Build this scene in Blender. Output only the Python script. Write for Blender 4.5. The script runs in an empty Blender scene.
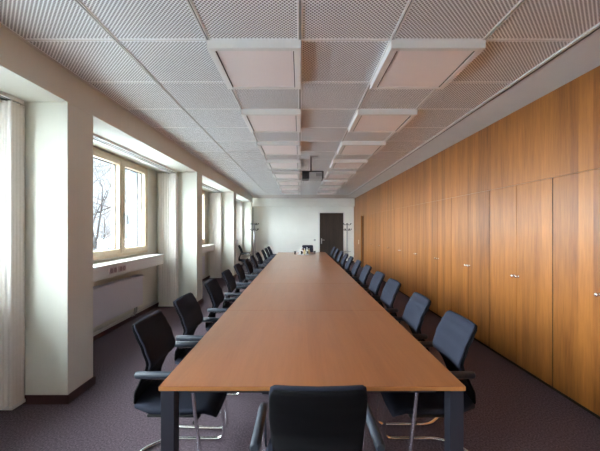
import bpy, bmesh, math, random
from mathutils import Vector, Matrix
random.seed(7)
S = bpy.context.scene
COL = S.collection
PI = math.pi

# ------------------------------------------------------------ materials
def lin(c):
    return tuple(((v/255)/12.92 if v/255 <= .04045 else ((v/255+.055)/1.055)**2.4) for v in c) + (1,)

def mat(name, rgb=(128, 128, 128), rough=.6, metal=0, spec=.5, noise=0, nscale=20, bump=0, bscale=200, coat=0, trans=0, sheen=0):
    m = bpy.data.materials.new(name); m.use_nodes = True
    nt = m.node_tree; b = nt.nodes['Principled BSDF']
    b.inputs['Base Color'].default_value = lin(rgb)
    b.inputs['Roughness'].default_value = rough
    b.inputs['Metallic'].default_value = metal
    b.inputs['Specular IOR Level'].default_value = spec
    b.inputs['Coat Weight'].default_value = coat
    b.inputs['Transmission Weight'].default_value = trans
    b.inputs['Sheen Weight'].default_value = sheen
    g = nt.nodes.new('ShaderNodeNewGeometry')
    if noise:
        n = nt.nodes.new('ShaderNodeTexNoise'); n.inputs['Scale'].default_value = nscale; n.inputs['Detail'].default_value = 5
        nt.links.new(g.outputs['Position'], n.inputs['Vector'])
        r = nt.nodes.new('ShaderNodeMapRange')
        r.inputs[3].default_value = 1-noise; r.inputs[4].default_value = 1+noise
        r.inputs[1].default_value = .3; r.inputs[2].default_value = .7
        nt.links.new(n.outputs['Fac'], r.inputs[0])
        mx = nt.nodes.new('ShaderNodeVectorMath'); mx.operation = 'SCALE'
        mx.inputs[0].default_value = lin(rgb)[:3]
        nt.links.new(r.outputs[0], mx.inputs['Scale'])
        nt.links.new(mx.outputs[0], b.inputs['Base Color'])
    if bump:
        n2 = nt.nodes.new('ShaderNodeTexNoise'); n2.inputs['Scale'].default_value = bscale
        nt.links.new(g.outputs['Position'], n2.inputs['Vector'])
        bp = nt.nodes.new('ShaderNodeBump'); bp.inputs['Strength'].default_value = bump; bp.inputs['Distance'].default_value = .002
        nt.links.new(n2.outputs['Fac'], bp.inputs['Height'])
        nt.links.new(bp.outputs[0], b.inputs['Normal'])
    return m

def wood(name, light, dark, grain_axis, strip_axis, strip, rough, figure=1.0, coat=0, off=0.0, tone=.12, hue=None):
    """veneer: strips across strip_axis, grain stretched along grain_axis"""
    m = bpy.data.materials.new(name); m.use_nodes = True
    nt = m.node_tree; b = nt.nodes['Principled BSDF']; N = nt.nodes.new; L = nt.links.new
    g = N('ShaderNodeNewGeometry'); sx = N('ShaderNodeSeparateXYZ'); L(g.outputs['Position'], sx.inputs[0])
    def mth(op, a, b_=None, c=None):
        n = N('ShaderNodeMath'); n.operation = op
        for i, v in enumerate((a, b_, c)):
            if v is None: continue
            if hasattr(v, 'links'): L(v, n.inputs[i])
            else: n.inputs[i].default_value = v
        return n.outputs[0]
    s = mth('FLOOR', mth('DIVIDE', mth('ADD', sx.outputs[strip_axis], 50+off), strip))
    wn = N('ShaderNodeTexWhiteNoise'); wn.noise_dimensions = '1D'; L(s, wn.inputs['W'])
    # coordinates stretched along the grain, shifted per strip
    cb = N('ShaderNodeCombineXYZ')
    for i in range(3):
        v = sx.outputs[i]
        sc = 1.0 if i == grain_axis else 14.0
        o = mth('MULTIPLY', v, sc)
        if i == grain_axis: o = mth('ADD', o, mth('MULTIPLY', wn.outputs['Value'], 9.0))
        L(o, cb.inputs[i])
    n1 = N('ShaderNodeTexNoise'); n1.inputs['Scale'].default_value = .9; n1.inputs['Detail'].default_value = 6; n1.inputs['Roughness'].default_value = .6
    L(cb.outputs[0], n1.inputs['Vector'])
    n2 = N('ShaderNodeTexNoise'); n2.inputs['Scale'].default_value = 5; n2.inputs['Detail'].default_value = 4
    L(cb.outputs[0], n2.inputs['Vector'])
    f = mth('ADD', mth('MULTIPLY', n1.outputs['Fac'], .65), mth('MULTIPLY', n2.outputs['Fac'], .35))
    f = mth('ADD', mth('MULTIPLY', mth('SUBTRACT', f, .5), 2.6*figure), .5)
    f = mth('ADD', f, mth('MULTIPLY', mth('SUBTRACT', wn.outputs['Value'], .5), tone*4))
    cr = N('ShaderNodeMix'); cr.data_type = 'RGBA'
    cl = N('ShaderNodeClamp'); L(f, cl.inputs[0]); L(cl.outputs[0], cr.inputs['Factor'])
    cr.inputs['A'].default_value = lin(dark); cr.inputs['B'].default_value = lin(light)
    L(cr.outputs['Result'], b.inputs['Base Color'])
    b.inputs['Roughness'].default_value = rough
    b.inputs['Coat Weight'].default_value = coat; b.inputs['Coat Roughness'].default_value = .2
    return m

def perforated(name, rgb, hole, tile, inset, pitch, r):
    m = bpy.data.materials.new(name); m.use_nodes = True
    nt = m.node_tree; b = nt.nodes['Principled BSDF']; N = nt.nodes.new; L = nt.links.new
    g = N('ShaderNodeNewGeometry'); sx = N('ShaderNodeSeparateXYZ'); L(g.outputs['Position'], sx.inputs[0])
    def mth(op, a, b_=None, c=None):
        n = N('ShaderNodeMath'); n.operation = op
        for i, v in enumerate((a, b_, c)):
            if v is None: continue
            if hasattr(v, 'links'): L(v, n.inputs[i])
            else: n.inputs[i].default_value = v
        return n.outputs[0]
    x = sx.outputs[0]; y = mth('SUBTRACT', sx.outputs[1], ROW0)
    # distance to tile border
    def border(v):
        t = mth('FLOORED_MODULO', v, tile)
        return mth('MINIMUM', t, mth('SUBTRACT', tile, t))
    bd = mth('MINIMUM', border(x), border(y))
    solid = mth('LESS_THAN', bd, inset)
    def dots(ox, oy):
        a = mth('SUBTRACT', mth('FLOORED_MODULO', mth('ADD', x, ox), pitch), pitch/2)
        c = mth('SUBTRACT', mth('FLOORED_MODULO', mth('ADD', y, oy), pitch), pitch/2)
        d = mth('SQRT', mth('ADD', mth('MULTIPLY', a, a), mth('MULTIPLY', c, c)))
        return mth('LESS_THAN', d, r)
    h = mth('MAXIMUM', dots(0, 0), dots(pitch/2, pitch/2))
    h = mth('MULTIPLY', h, mth('SUBTRACT', 1, solid))
    mx = N('ShaderNodeMix'); mx.data_type = 'RGBA'; L(h, mx.inputs['Factor'])
    mx.inputs['A'].default_value = lin(rgb); mx.inputs['B'].default_value = lin(hole)
    L(mx.outputs['Result'], b.inputs['Base Color'])
    b.inputs['Roughness'].default_value = .45
    return m

T = .656; ROW0 = 2.252; HC = 2.84
XL = -1.985; XR = 2.335; ZB = 13.7; ZF = -4.0; XN = -2.75; XO = -3.06
PITCH = 3.39

M = {}
M['wall'] = mat('wall_paint', (216, 216, 206), .8, noise=.02, nscale=3, bump=.15, bscale=300)
M['backwall'] = mat('back_wall_paint', (236, 236, 230), .8, noise=.02, nscale=2)
M['soffit'] = mat('plaster_band', (208, 203, 199), .8, noise=.03, nscale=4)
M['tiles'] = perforated('perforated_metal_tiles', (248, 250, 252), (124, 122, 122), T, .020, .0262, .0069)
M['rail'] = mat('ceiling_rail_metal', (215, 213, 210), .45)
M['gap'] = mat('shadow_gap', (60, 58, 56), .8)
M['lampframe'] = mat('lamp_frame_enamel', (236, 236, 234), .35)
M['diffuser'] = mat('lamp_diffuser', (250, 243, 242), .3)
M['oakwall'] = wood('teak_veneer', (178, 113, 52), (116, 67, 27), 2, 1, .135, .34, .85, .0, 0, .11)
M['seamshade'] = mat('door_seam_shade', (58, 30, 14), .6)  # dark edge colour paints in the shade of the seams between cupboards
M['table'] = wood('cherry_veneer', (158, 100, 59), (134, 78, 43), 1, 0, .44, .30, .7, .5, .11, .07)
M['tableedge'] = mat('table_edge_wood', (176, 118, 66), .5)
M['carpet'] = mat('carpet', (94, 82, 90), .95, spec=.1, noise=.5, nscale=85, bump=.8, bscale=260)
M['baseboard'] = mat('baseboard_maroon', (74, 44, 44), .5)
M['doorback'] = wood('dark_door_veneer', (62, 50, 44), (40, 32, 28), 2, 0, .3, .5, 1.0)
M['white'] = mat('white_lacquer', (225, 224, 222), .4)
M['winwood'] = mat('window_frame_wood', (198, 180, 152), .45, noise=.05, nscale=12)
M['radiator'] = mat('radiator_enamel', (205, 205, 214), .4)
def pane_glass():
    m = bpy.data.materials.new('window_glass'); m.use_nodes = True; nt = m.node_tree; nt.nodes.clear()
    o = nt.nodes.new('ShaderNodeOutputMaterial'); mx = nt.nodes.new('ShaderNodeMixShader'); t = nt.nodes.new('ShaderNodeBsdfTransparent')
    g = nt.nodes.new('ShaderNodeBsdfGlossy'); g.inputs['Roughness'].default_value = .02; f = nt.nodes.new('ShaderNodeFresnel'); f.inputs[0].default_value = 1.45
    ge = nt.nodes.new('ShaderNodeNewGeometry'); mi = nt.nodes.new('ShaderNodeMath'); mi.operation = 'MULTIPLY_ADD'; mi.inputs[1].default_value = 1/1.45-1.45; mi.inputs[2].default_value = 1.45
    nt.links.new(ge.outputs['Backfacing'], mi.inputs[0]); nt.links.new(mi.outputs[0], f.inputs[0])
    t.inputs[0].default_value = (.96, .98, .98, 1)
    nt.links.new(f.outputs[0], mx.inputs[0]); nt.links.new(t.outputs[0], mx.inputs[1]); nt.links.new(g.outputs[0], mx.inputs[2]); nt.links.new(mx.outputs[0], o.inputs[0])
    return m
M['glass'] = pane_glass()
M['curtain'] = mat('curtain_fabric', (230, 225, 219), .9, noise=.02, nscale=40)
M['chrome'] = mat('chrome', (232, 232, 235), .18, metal=1)
M['steel'] = mat('brushed_steel', (170, 170, 172), .3, metal=1)
M['blackmesh'] = mat('black_back_shell', (15, 14, 18), .8, spec=.15, bump=.5, bscale=900)
M['fabric'] = mat('blue_grey_fabric', (41, 44, 56), .9, spec=.15, noise=.12, nscale=300, bump=.5, bscale=700)
M['armpad'] = mat('arm_pad_grey', (42, 48, 60), .55)
M['legmetal'] = mat('table_leg_paint', (42, 43, 54), .45)
M['black'] = mat('black_plastic', (20, 20, 22), .4)
M['silver'] = mat('silver_plastic', (176, 176, 178), .4)
M['grille'] = mat('grille_grey', (95, 95, 98), .5)
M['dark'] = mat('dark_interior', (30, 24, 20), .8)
M['clearglass'] = mat('drinking_glass', (250, 250, 250), .02, trans=1)
M['bottlewhite'] = mat('milk_glass', (235, 232, 222), .2)
M['juice'] = mat('juice_glass', (214, 192, 140), .15)
M['bark'] = mat('tree_bark', (26, 25, 26), .9, noise=.2, nscale=8)
M['ground'] = mat('wet_ground', (140, 144, 150), .9)
M['fin'] = mat('facade_panel', (56, 66, 80), .5)
M['finseam'] = mat('facade_seam', (50, 56, 66), .5)
M['socketdish'] = mat('socket_dish', (160, 134, 138), .4)
M['socket'] = mat('socket_plastic', (206, 190, 194), .4)

# ------------------------------------------------------------ mesh tools
class MB:
    def __init__(s): s.bm = bmesh.new()
    def box(s, x0, x1, y0, y1, z0, z1, bev=0, mi=0, seg=2):
        r = bmesh.ops.create_cube(s.bm, size=1)
        vs = r['verts']
        for v in vs:
            v.co = Vector((x0+(v.co.x+.5)*(x1-x0), y0+(v.co.y+.5)*(y1-y0), z0+(v.co.z+.5)*(z1-z0)))
        fs = {f for v in vs for f in v.link_faces}
        for f in fs: f.material_index = mi
        if bev:
            es = list({e for v in vs for e in v.link_edges})
            r2 = bmesh.ops.bevel(s.bm, geom=es, offset=bev, segments=seg, affect='EDGES', profile=.5, clamp_overlap=True)
            for f in r2['faces']: f.material_index = mi
        return s
    def quad(s, pts, mi=0):
        f = s.bm.faces.new([s.bm.verts.new(p) for p in pts]); f.material_index = mi
        return s
    def rings(s, rings, mi=0, cap=True):
        vr = [[s.bm.verts.new(p) for p in r] for r in rings]
        n = len(vr[0])
        for a, b in zip(vr, vr[1:]):
            for i in range(n):
                f = s.bm.faces.new((a[i], a[(i+1) % n], b[(i+1) % n], b[i])); f.material_index = mi; f.smooth = True
        if cap:
            f = s.bm.faces.new(vr[0][::-1]); f.material_index = mi
            f = s.bm.faces.new(vr[-1]); f.material_index = mi
        return s
    def tube(s, pts, r, n=10, mi=0, rs=None, smooth=True, flat=1.0):
        P = [Vector(p) for p in pts]
        rings = []
        up = None
        for i, p in enumerate(P):
            if i == 0: t = P[1]-P[0]
            elif i == len(P)-1: t = P[-1]-P[-2]
            else: t = (P[i+1]-P[i]).normalized()+(P[i]-P[i-1]).normalized()
            t.normalize()
            if up is None:
                up = Vector((0, 0, 1)) if abs(t.z) < .9 else Vector((1, 0, 0))
            u = (up - t*up.dot(t)).normalized(); w = t.cross(u); up = u
            rr = rs[i] if rs else r
            rings.append([p + (u*math.cos(a)*flat + w*math.sin(a))*rr for a in [2*PI*k/n for k in range(n)]])
        s.rings(rings, mi)
        return s
    def lathe(s, prof, cx=0, cy=0, cz=0, n=20, mi=0):
        s.rings([[(cx+r*math.cos(2*PI*k/n), cy+r*math.sin(2*PI*k/n), cz+z) for k in range(n)] for r, z in prof], mi)
        return s
    def build(s, name, m, parent=None, loc=None):
        bmesh.ops.recalc_face_normals(s.bm, faces=s.bm.faces)
        me = bpy.data.meshes.new(name); s.bm.to_mesh(me); s.bm.free()
        o = bpy.data.objects.new(name, me)
        for mm in (m if isinstance(m, (list, tuple)) else [m]): me.materials.append(mm)
        COL.objects.link(o)
        if parent: o.parent = parent
        if loc: o.location = loc
        return o

def smooth_path(pts, rad=.05, seg=5):
    """round the corners of a polyline"""
    P = [Vector(p) for p in pts]; out = [P[0]]
    for a, b, c in zip(P, P[1:], P[2:]):
        d1 = (a-b); d2 = (c-b); r = min(rad, d1.length*.49, d2.length*.49)
        p0 = b+d1.normalized()*r; p1 = b+d2.normalized()*r
        for k in range(seg+1):
            t = k/seg
            out.append(p0*(1-t)**2 + b*2*t*(1-t) + p1*t*t)
    out.append(P[-1]); return out

def tag(o, label, cat, group=None):
    o['label'] = label; o['category'] = cat
    if group: o['group'] = group
    return o
def empty(name, loc, rz=0):
    o = bpy.data.objects.new(name, None); COL.objects.link(o)
    o.location = loc; o.rotation_euler = (0, 0, rz); o.empty_display_size = .1
    return o
def structure(o): o['kind'] = 'structure'; return o
def copy_tree(o, parent=None):
    c = o.copy(); COL.objects.link(c)
    if parent: c.parent = parent
    for ch in list(o.children): copy_tree(ch, c)
    return c
ORD = ['first', 'second', 'third', 'fourth', 'fifth', 'sixth', 'seventh', 'eighth', 'ninth', 'tenth', 'eleventh', 'twelfth']

# ------------------------------------------------------------ room shell
structure(MB().box(XO, XR+.6, ZF-.1, ZB+.1, -.1, 0).build('floor', M['carpet']))

# tile field, then the sloping plaster band along the cupboards and the far wall
YT = ROW0+16*T
c = MB()
c.quad([(XL, ZF, HC), (-XL, ZF, HC), (-XL, YT, HC), (XL, YT, HC)], 0)
ceil = c.build('ceiling', M['tiles']); structure(ceil)
c = MB()
for k in range(-3, 4):                      # rails between the tile columns
    x = k*T
    if k in (-3, 3):
        c.box(x-.012 if k == 3 else x, x+.012 if k == 3 else x+.012, ZF, YT, HC-.012, HC+.002)
    else:
        c.box(x-.014, x-.004, ZF, YT, HC-.007, HC+.002); c.box(x+.004, x+.014, ZF, YT, HC-.007, HC+.002)
for k in range(-9, 17):
    y = ROW0+k*T
    c.box(XL, -XL, y-.002, y+.004, HC-.003, HC+.001)
c.build('rail_grid', M['rail'], ceil)
c = MB()
for k in range(-2, 3): c.box(k*T-.004, k*T+.004, ZF, YT, HC-.002, HC+.001)
c.box(-XL+.012, -XL+.02, ZF, YT, HC-.004, HC+.01)
c.build('grid_gap', M['gap'], ceil)
c = MB()
HB = HC-.085
x0 = -XL+.012
c.quad([(x0, ZF, HC), (XR+.05, ZF, HB), (XR+.05, ZB-.0, HB), (x0, YT, HC)])
c.quad([(XL, YT, HC), (x0, YT, HC), (XR+.05, ZB, HB), (XL, ZB, HB)])
c.box(XL-.3, XR+.2, ZF, ZB+.1, HC+.01, HC+.12)
structure(c.build('trim_1', M['soffit']))

# left wall: piers, lintel, niche wall with openings
w = MB()
PIERS = [(2.70+PITCH*k, 3.035+PITCH*k) for k in range(-2, 4)]
for a, b in PIERS: structure(MB().box(XN, XL, a, b, 0, 2.578, .004).build('wall_left', M['wall']))
structure(MB().box(XO, XL, ZF, 13.3, 2.578, HC+.05).build('wall_left', M['wall']))
WIN = [(3.53+PITCH*k, 5.61+PITCH*k) for k in range(-2, 3)]
WZ0, WZ1 = 1.075, 2.56
w.box(XO, XN, ZF, ZB, -.05, WZ0)
w.box(XO, XN, ZF, ZB, WZ1, 2.578)
ys = [ZF]+[v for p in WIN for v in p]+[ZB]
for a, b in zip(ys[::2], ys[1::2]): w.box(XO, XN, a, b, WZ0, WZ1)
w.box(XO, XN, 13.3, ZB, 2.578, HC+.05)
structure(w.build('wall_left', M['wall']))
structure(MB().box(-2.09, -2.03, ZB-.06, ZB-.015, 0, 2.42, .004).build('trim_30', M['grille']))
w = MB()
for a, b in PIERS:
    w.box(XN, XL+.014, a-.014, a, 0, .075, .003); w.box(XL, XL+.014, a-.014, b+.014, 0, .075, .003); w.box(XN, XL+.014, b, b+.014, 0, .075, .003)
nich = [ZF]+[v for p in PIERS for v in p]+[ZB]
for a, b in zip(nich[::2], nich[1::2]): w.box(XN, XN+.014, a, b, 0, .07, .003)
structure(w.build('baseboard_left', M['baseboard']))

# far wall with beam and door
DX0, DX1, DH = .84, 1.895, 2.163
w = MB()
w.box(XO, DX0-.0, ZB, ZB+.1, 0, HC); w.box(DX1, XR+.6, ZB, ZB+.1, 0, HC); w.box(DX0, DX1, ZB, ZB+.1, DH, HC)
w.box(-2.5, XR, ZB-.2, ZB+.01, 2.428, HC-.03)
structure(w.build('wall_back', M['backwall']))
w = MB(); w.box(XN, DX0-.06, ZB-.014, ZB, 0, .075); w.box(DX1+.06, XR, ZB-.014, ZB, 0, .075)
structure(w.build('baseboard_back', M['baseboard']))
d = structure(MB().box(DX0+.01, DX1-.01, ZB+.01, ZB+.06, .005, DH-.01, .003).build('door_1', M['doorback']))
f = MB()
f.box(DX0-.05, DX0+.012, ZB-.02, ZB+.1, 0, DH+.04, .004); f.box(DX1-.012, DX1+.05, ZB-.02, ZB+.1, 0, DH+.04, .004)
f.box(DX0-.05, DX1+.05, ZB-.02, ZB+.1, DH-.012, DH+.05, .004)
f.build('door_frame', M['white'], d)
h = MB(); h.box(DX0+.07, DX0+.115, ZB-.002, ZB+.012, .82, 1.05, .004)
h.tube(smooth_path([(DX0+.092, ZB+.01, .98), (DX0+.092, ZB-.05, .98), (DX0+.22, ZB-.055, .98)], .02), .011)
h.build('door_handle', M['steel'], d)
s = MB(); s.box(.60, .68, ZB-.012, ZB, .94, 1.02, .004); s.box(.615, .665, ZB-.018, ZB-.01, .955, 1.005, .003)
tag(s.build('light_switch', M['silver']), 'small square light switch on the far white wall beside the dark door', 'switch')

# wall behind the camera
structure(MB().box(XO, XR+.6, ZF-.1, ZF, 0, HC+.1).build('wall_front', M['backwall']))

# right side: veneer wall above and beyond the cupboards
HP = 1.5+.2*XR      # line above the doors
U0, UL, UN = 1.94, .98, 9
UE = U0+UL*UN
OP0, OP1 = 11.62, 12.06
w = MB()
w.box(XR, XR+.5, ZF, ZB, HP+.0005, HC+.05)
w.box(XR, XR+.5, ZF, U0-.003, .03, HP)
w.box(XR, XR+.5, UE+.003, 11.22, .03, HP)
w.box(XR+.012, XR+.05, 11.223, OP0, .0, HP+.01)
w.box(XR, XR+.05, OP1+.035, ZB, .03, HP)
structure(w.build('wall_right', M['oakwall']))
w = MB(); w.box(XR+.012, XR+.45, ZF, 11.22, 0, .03)
w.box(XR+.012, XR+.05, OP1+.04, ZB, 0, .03)
structure(w.build('baseboard_right', M['dark']))
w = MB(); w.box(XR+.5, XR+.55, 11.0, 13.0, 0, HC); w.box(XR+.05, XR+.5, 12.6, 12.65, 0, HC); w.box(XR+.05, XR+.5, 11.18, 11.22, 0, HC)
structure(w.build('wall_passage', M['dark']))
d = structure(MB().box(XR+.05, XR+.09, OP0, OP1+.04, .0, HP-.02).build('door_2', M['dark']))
f = MB(); f.box(XR-.006, XR+.05, OP1, OP1+.035, 0, HP, .002); f.box(XR-.006, XR+.05, OP0-.03, OP0, 0, HP, .002)
f.build('door_frame', M['oakwall'], d)
s = MB(); s.box(XR-.012, XR, 12.5, 12.58, .95, 1.03, .003); s.box(XR-.012, XR, 12.5, 12.58, .86, .94, .003)
tag(s.build('light_switch', M['white']), 'white double light switch on the wooden wall past the cupboards', 'switch')

# cupboards
def make_cupboard():
    root = empty('built_in_cupboard', (XR, 0, 0))
    b = MB()
    b.box(.022, .5, .003, .02, .03, HP-.003); b.box(.022, .5, UL-.02, UL-.003, .03, HP-.003)
    b.box(.48, .5, .02, UL-.02, .03, HP-.003); b.box(.022, .48, .02, UL-.02, .03, .05); b.box(.022, .48, .02, UL-.02, HP-.023, HP-.003)
    b.build('body', M['oakwall'], root)
    for s_ in (0, 1):
        y0 = .0035 if s_ == 0 else UL/2+.0028; y1 = UL/2-.0028 if s_ == 0 else UL-.0035
        dr = MB().box(0, .021, y0, y1, .032, HP-.0025, .0015, seg=1).build('door', [M['oakwall'], M['seamshade']], root)
        for f_ in dr.data.polygons: f_.material_index = 1 if f_.normal.y*(-1 if s_ == 0 else 1) > .5 else 0  # outer edge of each door takes the painted seam shade
        ky = UL/2-.032 if s_ == 0 else UL/2+.032
        k = MB(); prof = [(.014, 0), (.014, .003), (.006, .005), (.006, .018), (.013, .022), (.016, .028), (.014, .034), (.006, .037)]
        n = 14
        k.rings([[(-z, ky+r*math.cos(2*PI*i/n), .98+r*math.sin(2*PI*i/n)) for i in range(n)] for r, z in prof])
        k.build('knob', M['chrome'], dr)
    return root
cup = make_cupboard()
for i in range(UN):
    o = cup if i == 0 else copy_tree(cup)
    o.location = (XR, U0+UL*i, 0)
    tag(o, 'tall teak double-door cupboard, %s from the camera along the right wall' % ORD[i], 'cupboard', 'built-in cupboards along the right wall')

# ------------------------------------------------------------ windows, sills, radiators, curtains
def make_window(n, y0, y1):
    xm = XN+.02
    o = MB(); fw = .055
    a0, a1 = XN-.06, XN+.045
    o.box(a0, a1, y0, y0+fw, WZ0, WZ1, .004); o.box(a0, a1, y1-fw, y1, WZ0, WZ1, .004)
    o.box(a0, a1, y0+fw, y1-fw, WZ0, WZ0+fw, .004); o.box(a0, a1, y0+fw, y1-fw, WZ1-fw, WZ1, .004)
    root = o.build('window_%d' % n, M['winwood']); structure(root)
    ym = y1-.83
    for j, (p, q) in enumerate(((y0+fw, ym), (ym, y1-fw))):
        s = MB(); g = .07; p += .004; q -= .004; z0, z1 = WZ0+fw-.01, WZ1-fw+.01
        b0, b1 = XN-.05, XN+.065
        s.box(b0, b1, p, p+g, z0, z1, .006); s.box(b0, b1, q-g, q, z0, z1, .006)
        s.box(b0, b1, p+g, q-g, z0, z0+g, .006); s.box(b0, b1, p+g, q-g, z1-g, z1, .006)
        sa = s.build('sash', M['winwood'], root)
        e = MB(); t = .014; c0, c1 = XN-.02, XN+.0
        e.box(c0, c1, p+g, p+g+t, z0+g, z1-g); e.box(c0, c1, q-g-t, q-g, z0+g, z1-g)
        e.box(c0, c1, p+g, q-g, z0+g, z0+g+t); e.box(c0, c1, p+g, q-g, z1-g-t, z1-g)
        e.build('glazing_bead', M['grille'], sa)
        MB().box(XN-.012, XN-.008, p+g, q-g, z0+g, z1-g).build('pane', M['glass'], sa)
        if j == 1:
            hd = MB(); hy = p+.035
            hd.box(b1, b1+.012, hy-.015, hy+.015, 1.63, 1.75, .003)
            hd.tube(smooth_path([(b1, hy, 1.70), (b1+.055, hy, 1.70), (b1+.055, hy+.01, 1.56)], .02), .010)
            hd.build('handle', M['steel'], sa)
ORDW = ['beside the camera behind', 'beside the camera', 'between the first and second piers', 'between the second and third piers', 'between the third and fourth piers']
for i, (a, b) in enumerate(WIN):
    make_window(i+1, a, b)
    k = i-2
    n0, n1 = 3.035+PITCH*k+.016, 6.09+PITCH*k-.016
    s = MB(); s.box(XN, -2.45, max(n0, ZF), n1-.40, .86, 1.01, .004); s.box(XN, -2.435, max(n0, ZF), n1-.385, 1.01, 1.035, .004)
    structure(s.build('trim_%d' % (i+2), M['white']))
    if i < 2: continue
    wh = ORDW[i]
    # sockets on the sill duct
    if i == 2:
        for j, yy in enumerate((4.05, 4.26)):
            s = MB(); s.box(-2.45, -2.442, yy, yy+.18, .905, .985, .003)
            for q in range(2):
                cy = yy+.05+q*.08
                s.rings([[(-2.442+t_, cy+r*math.cos(2*PI*v/14), .945+r*math.sin(2*PI*v/14)) for v in range(14)] for r, t_ in ((.03, -.001), (.03, .003), (.025, .003), (.023, -.0))], 1)
            tag(s.build('power_socket', [M['socket'], M['socketdish']]), ['double power socket on the window sill duct, nearer the camera', 'double power socket on the window sill duct, farther from the camera'][j], 'socket', 'sockets on the sill duct')
    # radiator
    r = empty('radiator', (XN+.0, a+.1, 0))
    L = 1.56
    b_ = MB(); b_.box(.14, .17, 0, L, .25, .72, .008); b_.box(.06, .09, 0, L, .25, .72, .008)
    b_.build('panel', M['radiator'], r)
    b_ = MB(); b_.box(.055, .175, 0, L, .722, .735, .003)
    for q in range(40): b_.box(.07, .16, .02+q*.038, .035+q*.038, .735, .738)
    b_.build('top_grille', M['radiator'], r)
    for q0 in (-.006, L): MB().box(.06, .165, q0, q0+.006, .25, .72).build('side_cover', M['radiator'], r)
    b_ = MB(); b_.tube([(.12, L, .69), (.12, L+.05, .69)], .014); b_.tube([(.12, L+.03, .69), (.12, L+.1, .69)], .026); b_.build('thermostat_valve', M['white'], r)
    b_ = MB(); b_.tube(smooth_path([(.1, L-.06, .25), (.1, L-.06, .14), (.06, L-.06, .12), (.045, L-.06, .12)], .03), .01)
    b_.tube(smooth_path([(.1, L-.12, .25), (.1, L-.12, .10), (.045, L-.12, .085)], .03), .01); b_.build('supply_pipe', M['silver'], r)
    for q in (.25, 1.3): MB().box(0, .06, q, q+.03, .3, .68).build('bracket', M['silver'], r)
    tag(r, 'white flat panel radiator under the window ' + wh, 'radiator', 'radiators under the windows')
    p = MB()
    for z in (.085, .12): p.tube([(XN+.035, n0, z), (XN+.035, n1, z)], .009, 8)
    tag(p.build('heating_pipe', M['white']), 'thin white heating pipes low on the wall ' + wh, 'pipe', 'heating pipes under the windows')

def make_curtain():
    root = empty('curtain', (0, 0, 0))
    # pleated stack: zigzag outline in plan, extruded
    cb = MB()
    n = 7; x0, x1 = -2.66, -2.34; outl = []
    ptsA = []; ptsB = []
    for k in range(n*6+1):
        t = k/(n*6); x = x0+(x1-x0)*t
        wv = .005*math.sin(t*n*2*PI)
        ptsA.append((x, 0.0+wv)); ptsB.append((x, .125+wv*.7))
    # room-side edge shows the ends of the folded panels
    side = []
    for k in range(13):
        t = k/12; side.append((x1+  .004*math.sin(t*4*2*PI), .125*t))
    outl = ptsA+side[1:-1]+ptsB[::-1]
    rings = [[(x, y, z) for x, y in outl] for z in (.03, .06, 1.3, 2.50, 2.535)]
    cb.rings(rings); cb.build('folded_panels', M['curtain'], root)
    b = MB(); b.box(-2.67, -2.332, -.004, .132, .022, .05, .003); b.build('hem_bar', M['white'], root)
    return root
cu = make_curtain(); first = True
for k in range(-1, 3):
    for (yy, w_) in ((2.566+PITCH*(k), 'far'),):
        if k == -1: pass
        o = cu if first else copy_tree(cu); first = False
        o.location = (0, 2.563+PITCH*(k+1) if k < 2 else 2.563+PITCH*3, 0)
        lab = ['white pleated panel curtain at the left edge of the photo against the nearest pier',
               'white pleated panel curtain folded against the second pier from the camera',
               'white pleated panel curtain folded against the third pier from the camera',
               'white pleated panel curtain folded in the farthest window niche'][k+1]
        tag(o, lab, 'curtain', 'curtains in the window niches')
for k in range(-2, 4):
    a = 3.035+PITCH*(k-1)+.01; b = 2.70+PITCH*k-.01
    if k == -2: continue
    rl = empty('curtain_rail', (0, 0, 0))
    r = MB(); r.box(-2.40, -2.345, a, b, 2.548, 2.578, .002); r.box(-2.50, -2.445, a, b, 2.548, 2.578, .002); r.build('track', M['white'], rl)
    r = MB(); r.box(-2.378, -2.367, a, b, 2.545, 2.5485); r.box(-2.43, -2.405, a, b, 2.572, 2.578); r.build('track_slot', M['gap'], rl)
    if k >= 0: lab = ['white curtain track on the soffit of the nearest window niche', 'white curtain track on the soffit of the second window niche',
                   'white curtain track on the soffit of the third window niche', 'white curtain track on the soffit of the farthest window niche'][k]
    else: lab = 'white curtain track over the window beside the camera'
    tag(rl, lab, 'curtain rail', 'curtain tracks under the lintel')

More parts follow.
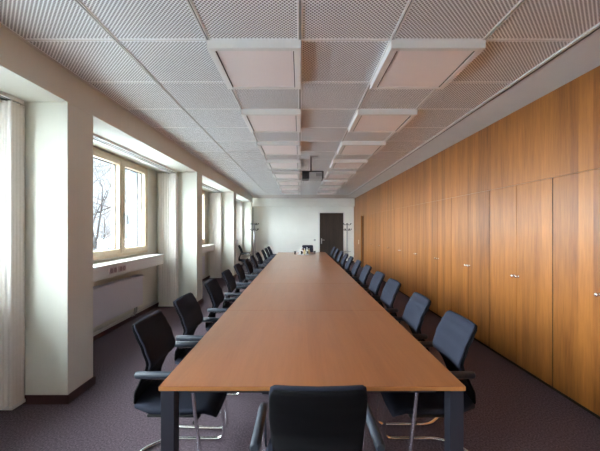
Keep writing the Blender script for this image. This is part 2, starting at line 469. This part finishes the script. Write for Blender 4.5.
# ------------------------------------------------------------ outside
structure(MB().box(-120, XO-.01, -60, 160, -4.2, -4.0).build('ground', M['ground']))
for i, (a, b) in enumerate(WIN):          # outside reveal lining and blind guide of every window
    f = MB(); f.box(XO-.0, XN-.07, b-.012, b-.002, WZ0, WZ1)
    fo = f.build('trim_%d' % (20+i), M['fin']); structure(fo)
    s = MB(); s.box(XN-.15, XN-.13, b-.03, b-.012, WZ0, WZ1); s.build('blind_guide', M['finseam'], fo)
def make_tree(loc, seed, h, lean, label):
    rnd = random.Random(seed)
    mb = MB()
    def branch(p, d, length, r, depth):
        pts = [p]; rs = [r]; n = 5
        for i in range(n):
            d = (d+Vector((rnd.uniform(-1, 1), rnd.uniform(-1, 1), rnd.uniform(-.6, .9)))*.16).normalized()
            p = p+d*length/n; pts.append(p); rs.append(r*(1-.11*(i+1)))
        if any(loc[0]+q.x > -4.5 for q in pts): return
        mb.tube(pts, r, 6 if r > .02 else 4, rs=rs)
        if depth == 0: return
        for i in range(rnd.choice((4, 5)) if depth > 1 else 4):
            t = rnd.randint(2, n); ax = Vector((rnd.uniform(-1, 1), rnd.uniform(-1, 1), rnd.uniform(-.4, .7))).normalized()
            nd = (d*.55+ax*.8).normalized()
            branch(pts[t], nd, length*rnd.uniform(.55, .8), rs[t]*.62, depth-1)
    root = empty('bare_tree', loc)
    branch(Vector((0, 0, 0)), (Vector((0, 0, 1))+Vector(lean)).normalized(), h*.40, .2, 5)
    mb.build('branches', M['bark'], root)
    tag(root, label, 'tree')
make_tree((-9.8, 13.4, -4), 5, 13, (.05, .05, 0), 'bare winter tree with crooked branches seen through the nearest window')
make_tree((-15, 23.5, -4), 21, 16, (.05, -.05, 0), 'bare tree farther off behind the nearer leafless tree')

# ------------------------------------------------------------ ceiling lights
def make_lamp():
    root = empty('ceiling_light', (0, 0, 0))
    f = MB(); w = .052; A = -.008; B = T+.008; z0, z1 = -.062, 0
    f.box(A, B, A, A+w*.8, z0, z1, .003); f.box(A, B, B-w*.8, B, z0, z1, .003)
    f.box(A, A+w, A+w*.8, B-w*.8, z0, z1, .003); f.box(B-w, B, A+w*.8, B-w*.8, z0, z1, .003)
    f.build('frame', M['lampframe'], root)
    g = MB(); g.box(A+w, B-w, A+w*.8, B-w*.8, z0+.022, z0+.03); g.box(A+w, A+w+.006, A+w*.8, B-w*.8, z0+.002, z0+.03); g.box(B-w-.006, B-w, A+w*.8, B-w*.8, z0+.002, z0+.03)
    g.build('inner_groove', M['gap'], root)
    MB().box(A+w+.006, B-w-.006, A+w*.8, B-w*.8, z0+.008, z0+.02).build('diffuser', M['diffuser'], root)
    return root
lp = make_lamp(); first = True
for side in (0, 1):
    for i in range(8):
        o = lp if first else copy_tree(lp); first = False
        o.location = (-T if side == 0 else T, ROW0+2*T*i, HC)
        tag(o, 'square boxed ceiling light, %s from the camera in the %s row' % (ORD[i], ('left', 'right')[side]), 'ceiling light', 'switched-off square ceiling lights')

# ------------------------------------------------------------ projector
pr = empty('projector', (.205, 5.88, 2.42))
b = MB(); b.box(-.04, .20, -.14, .16, -.02, .098, .012); b.build('body', M['silver'], pr)
b = MB(); b.box(-.165, -.038, -.145, .16, -.022, .10, .012); b.box(-.17, .225, -.146, .165, .094, .118, .004); b.box(.196, .225, -.146, .165, -.02, .10, .006); b.build('front_cover', M['black'], pr)
b = MB(); b.rings([[(-.10+r*math.cos(2*PI*i/20), y, .04+r*math.sin(2*PI*i/20)) for i in range(20)] for r, y in ((.045, -.14), (.045, -.165), (.036, -.168), (.03, -.15))]); b.build('lens', M['black'], pr)
b = MB()
for q in range(6): b.box(.09+q*.018, .10+q*.018, -.144, -.138, .02, .08)
b.build('vent', M['grille'], pr)
b = MB(); b.tube([(0, 0, .1), (0, 0, .41)], .012); b.box(-.06, .06, -.05, .05, .10, .125, .004); b.build('mounting_pole', M['black'], pr)
b = MB(); b.box(-.02, .14, -.05, .05, .40, .42, .004); b.build('ceiling_plate', M['silver'], pr)
b = MB(); b.tube(smooth_path([(.02, .05, .11), (.05, .06, .25), (.03, .03, .41)], .05), .005, 6); b.build('cable', M['white'], pr)
tag(pr, 'black and silver projector hanging from the ceiling on a short pole', 'projector')

# ------------------------------------------------------------ tables
TX0, TX1, TZ0, TL, TH = -.678, .795, 1.513, 1.405, .74
TN = 6
for i in range(TN):
    xc = (TX0+TX1)/2
    r = empty('conference_table', (xc, TZ0+TL*(i+.5), 0))
    hw = (TX1-TX0)/2; hl = TL/2-.001
    b = MB(); b.box(-hw, hw, -hl, hl, TH-.022, TH, .0015, seg=1)
    top = b.build('tabletop', [M['table'], M['tableedge']], r)
    for f in top.data.polygons:
        if abs(f.normal.z) < .5: f.material_index = 1
    b = MB(); b.box(-hw+.12, hw-.12, -hl+.06, -hl+.09, TH-.06, TH-.022); b.box(-hw+.12, hw-.12, hl-.09, hl-.06, TH-.06, TH-.022)
    b.box(-hw+.25, -hw+.28, -hl+.09, hl-.09, TH-.06, TH-.022); b.box(hw-.28, hw-.25, -hl+.09, hl-.09, TH-.06, TH-.022)
    b.build('underframe', M['legmetal'], r)
    for sx in (-1, 1):
        for sy in (-1, 1):
            e = .008 if ((i == 0 and sy == -1) or (i == TN-1 and sy == 1)) else .335
            xa = sx*(hw-e-.065); xb = sx*(hw-e)
            ya = sy*(hl-.004-.065); yb = sy*(hl-.004)
            MB().box(min(xa, xb), max(xa, xb), min(ya, yb), max(ya, yb), 0, TH-.022, .003).build('leg', M['legmetal'], r)
    tag(r, ['square cherry-veneer table at the near end of the long row', 'cherry-veneer table, second from the camera in the long row',
            'cherry-veneer table, third from the camera in the long row', 'cherry-veneer table, fourth from the camera in the long row',
            'cherry-veneer table carrying the bottles toward the far end', 'cherry-veneer table at the far end of the long row'][i], 'table', 'tables pushed into one long conference table')

# ------------------------------------------------------------ chairs (local: +y is forward)
def lerp_rows(rows, z):
    for a, b in zip(rows, rows[1:]):
        if a[0] <= z <= b[0]:
            t = (z-a[0])/(b[0]-a[0]); t = t*t*(3-2*t)*.5+t*.5
            return [a[i]+(b[i]-a[i])*t for i in range(len(a))]
    return list(rows[-1] if z > rows[-1][0] else rows[0])
# z, y centre, half width
BACK = [(.44, -.255, .150), (.48, -.275, .170), (.54, -.272, .175), (.60, -.245, .168), (.66, -.213, .170), (.71, -.200, .180), (.80, -.228, .183), (.87, -.262, .180), (.92, -.288, .173), (.94, -.298, .171)]
def back_loft(mb, z0, z1, t, dy, extra=0, n=28, steps=22, taper=.0, mi=0):
    rings = []
    for k in range(steps+1):
        f = k/steps; z = z0+(z1-z0)*f
        _, yc, w = lerp_rows(BACK, z)
        w += extra
        e = min(f, 1-f)*steps
        tt = t; ww = w
        if e < 1.5:
            q = math.sqrt(max(0, 1-(1-e/1.5)**2)); tt = t*(.35+.65*q); ww = w-.014*(1-q)
        ring = []
        for i in range(n):
            a = 2*PI*i/n
            cx, sy = math.cos(a), math.sin(a)
            x = ww*math.copysign(abs(cx)**.35, cx); y = tt*math.copysign(abs(sy)**.7, sy)
            ring.append((x, yc+dy+y+.022*(x/.2)**2, z))
        rings.append(ring)
    mb.rings(rings, mi)
def make_chair():
    root = empty('cantilever_chair', (0, 0, 0))
    b = MB(); back_loft(b, .44, .928, .011, -.006); b.build('backrest', M['blackmesh'], root)
    b = MB(); back_loft(b, .665, .938, .014, .014, extra=.002); b.build('back_cushion', M['fabric'], root)
    # seat
    b = MB(); rings = []
    prof = [(-.275, .458, .14), (-.265, .46, .17), (-.16, .448, .215), (-.03, .446, .228), (.08, .45, .225), (.15, .448, .215), (.19, .430, .20), (.205, .405, .17)]
    for y, z, w in prof:
        ring = []
        for i in range(24):
            a = 2*PI*i/24; cx, sy = math.cos(a), math.sin(a)
            x = w*math.copysign(abs(cx)**.5, cx); dz = .026*math.copysign(abs(sy)**.6, sy)
            ring.append((x, y, z+dz+.012*(x/.22)**2))
        rings.append(ring)
    b.rings(rings); b.build('seat', M['fabric'], root)
    b = MB(); b.box(-.18, .18, -.19, .12, .405, .424, .008); b.tube([(-.235, .105, .412), (.235, .105, .412)], .011)
    b.build('seat_pan', M['black'], root)
    # one continuous chrome tube: arm, front upright, runner, rear bow
    b = MB()
    h = .235; z = .0125
    side = lambda s: [(s*h, -.16, .662), (s*h, .085, .662), (s*h, .165, z), (s*h, -.24, z)]
    path = side(-1)+[(-.12, -.37, z), (.12, -.37, z)]+side(1)[::-1]
    b.tube(smooth_path(path, .07, 7), .0115, 10); b.build('frame', M['chrome'], root)
    for s in (-1, 1):
        a = MB(); a.tube([(s*h, -.225, .679), (s*h, -.215, .679), (s*h, .03, .679), (s*h, .06, .677), (s*h, .068, .675)], .02, 12, rs=[.014, .02, .02, .018, .01])
        a.build('armrest', M['armpad'], root)
    return root
ch = make_chair(); first = True
def chair(x, y, rz, label, group):
    global first
    o = ch if first else copy_tree(ch); first = False
    o.location = (x, y, 0); o.rotation_euler = (0, 0, rz)
    tag(o, label, 'chair', group)
def J(v): return random.uniform(-v, v)
LY = [2.0, 2.59, 3.39, 4.15, 4.88, 5.68, 6.38, 7.2, 8.1, 8.85, 9.55]
RY = [2.0, 2.63, 3.38, 3.98, 4.72, 5.47, 6.2, 6.92, 7.65, 8.5, 9.35]
for i, y in enumerate(LY):
    chair(-.695+J(.012)*(i > 0), y, -PI/2+J(.04)*(i > 0), 'dark cantilever chair on the window side of the table, %s from the camera' % ORD[i], 'chairs on the window side of the table')
for i, y in enumerate(RY):
    chair(.75+J(.01)*(i > 0), y, PI/2+J(.03)*(i > 0), 'blue-grey cantilever chair on the cupboard side of the table, %s from the camera' % ORD[i], 'chairs on the cupboard side of the table')
chair(.066, 1.40, 0, 'black-backed armchair in the foreground at the near end of the table', None)
chair(.25, 10.12, PI, 'dark chair at the far head of the table, facing the camera', None)
chair(-1.70, 10.25, -PI/2+.1, 'spare dark chair standing apart by the windows near the far wall', None)

# ------------------------------------------------------------ coat stands
def make_stand():
    r = empty('coat_stand', (0, 0, 0))
    b = MB()
    for k in range(3):
        a = 2*PI*k/3+.4; c, s = math.cos(a), math.sin(a)
        b.tube([(c*.02, s*.02, 1.66), (c*.022, s*.022, .9), (c*.06, s*.06, .3), (c*.17, s*.17, .02)], .012, 8)
    b.lathe([(.035, 1.40), (.035, 1.43)]); b.lathe([(.032, 1.62), (.032, 1.67), (.01, 1.69)])
    b.build('pole', M['steel'], r)
    for z in (1.64, 1.42):
        for k in range(6):
            a = 2*PI*k/6+(0 if z > 1.5 else .5); c, s = math.cos(a), math.sin(a)
            h_ = MB(); h_.tube(smooth_path([(c*.03, s*.03, z), (c*.13, s*.13, z-.02), (c*.17, s*.17, z+.04)], .03), .009, 8)
            h_.tube([(c*.165, s*.165, z+.02), (c*.175, s*.175, z+.05)], .018, 8); h_.build('hook', M['black'], r)
    b = MB(); b.tube([(.15*math.cos(2*PI*k/24), .15*math.sin(2*PI*k/24), .54) for k in range(25)], .007, 6)
    for k in range(3):
        a = 2*PI*k/3+.4; b.tube([(.04*math.cos(a), .04*math.sin(a), .54), (.15*math.cos(a), .15*math.sin(a), .54)], .006, 6)
    b.build('umbrella_ring', M['steel'], r)
    return r
st = make_stand(); st.location = (-1.83, 12.65, 0)
tag(st, 'steel coat stand with black hooks near the windows at the far wall', 'coat stand', 'coat stands at the far wall')
s2 = copy_tree(st); s2.location = (1.92, 12.85, 0); s2.rotation_euler = (0, 0, .3)
tag(s2, 'steel coat stand with black hooks in front of the dark door', 'coat stand', 'coat stands at the far wall')

# ------------------------------------------------------------ drinks on the table
tr = MB(); tr.lathe([(.02, 0), (.205, 0), (.22, .012), (.214, .014), (.2, .004), (.02, .004)], n=36)
tag(tr.build('serving_tray', M['silver'], loc=(.14, 9.06, TH+.001)), 'round silver tray under the bottles at the far part of the table', 'tray')
def bottle(x, y, h, m, label):
    r = empty('bottle', (x, y, TH+.0055)); s = h/.2
    MB().lathe([(.01, 0), (.03, .002), (.031, .01), (.031, .11*s), (.024, .135*s), (.013, .155*s), (.012, .185*s)]).build('body', m, r)
    MB().lathe([(.014, .183*s), (.014, .2*s), (.008, .202*s)], n=12).build('cap', M['white'], r)
    tag(r, label, 'bottle', 'bottles on the tray')
bottle(-.0, 9.02, .2, M['bottlewhite'], 'leftmost pale bottle on the tray')
bottle(.07, 9.12, .19, M['clearglass'], 'clear bottle standing second from the left on the tray')
bottle(.13, 8.97, .17, M['juice'], 'short amber juice bottle in the middle of the tray')
bottle(.20, 9.06, .2, M['bottlewhite'], 'tall pale bottle right of the amber juice bottle')
bottle(.26, 9.15, .16, M['juice'], 'amber juice bottle at the right back of the tray')
def tumbler(x, y, label, z=TH+.0055):
    o = MB().lathe([(.005, 0), (.026, 0), (.032, .1), (.029, .1), (.024, .006), (.005, .006)], n=18).build('drinking_glass', M['clearglass'], loc=(x, y, z))
    tag(o, label, 'glass', 'glasses beside the bottles')
tumbler(.05, 8.93, 'clear tumbler at the front left of the tray')
tumbler(.21, 8.94, 'clear tumbler at the front right of the tray')
tumbler(-.14, 9.0, 'clear tumbler on the table left of the tray', TH+.001)
tumbler(.42, 9.1, 'clear tumbler on the table right of the tray', TH+.001)

# ------------------------------------------------------------ light, camera
W = bpy.data.worlds.new('overcast_sky'); S.world = W; W.use_nodes = True
nt = W.node_tree; bg = nt.nodes['Background']
tc = nt.nodes.new('ShaderNodeTexCoord'); sp = nt.nodes.new('ShaderNodeSeparateXYZ'); nt.links.new(tc.outputs['Generated'], sp.inputs[0])
rp = nt.nodes.new('ShaderNodeValToRGB'); nt.links.new(sp.outputs[2], rp.inputs[0])
rp.color_ramp.elements[0].position = 0; rp.color_ramp.elements[0].color = (.86, .92, 1, 1)
rp.color_ramp.elements[1].position = .6; rp.color_ramp.elements[1].color = (.93, .97, 1, 1)
nt.links.new(rp.outputs[0], bg.inputs[0]); bg.inputs[1].default_value = .2
for a, b in WIN:                                      # sky portals in the window openings
    L = bpy.data.lights.new('sky_portal', 'AREA'); L.shape = 'RECTANGLE'; L.size = WZ1-WZ0; L.size_y = b-a
    L.cycles.is_portal = True
    o = bpy.data.objects.new('sky_portal', L); COL.objects.link(o)
    o.location = (XO+.2, (a+b)/2, (WZ0+WZ1)/2); o.rotation_euler = (0, -PI/2, 0)

SL = bpy.data.lights.new('hazy_sun', 'SUN'); SL.energy = 20; SL.angle = math.radians(175); SL.color = (.84, .94, 1)
so = bpy.data.objects.new('hazy_sun', SL); COL.objects.link(so)
so.rotation_euler = Vector((-.90, .0, .36)).to_track_quat('Z', 'Y').to_euler()
cam = bpy.data.cameras.new('camera'); co = bpy.data.objects.new('camera', cam); COL.objects.link(co)
co.location = (0, 0, 1.5); co.rotation_euler = (PI/2, 0, 0)
cam.sensor_width = 36; cam.lens = 36*316/600; cam.shift_y = 2.5/600; cam.clip_start = .05
S.camera = co
S.view_settings.view_transform = 'Standard'; S.view_settings.look = 'None'; S.view_settings.gamma = 1
S.view_settings.use_curve_mapping = False
S.view_settings.exposure = 2.84
S.cycles.max_bounces = 10; S.cycles.diffuse_bounces = 8
S.cycles.use_denoising = True
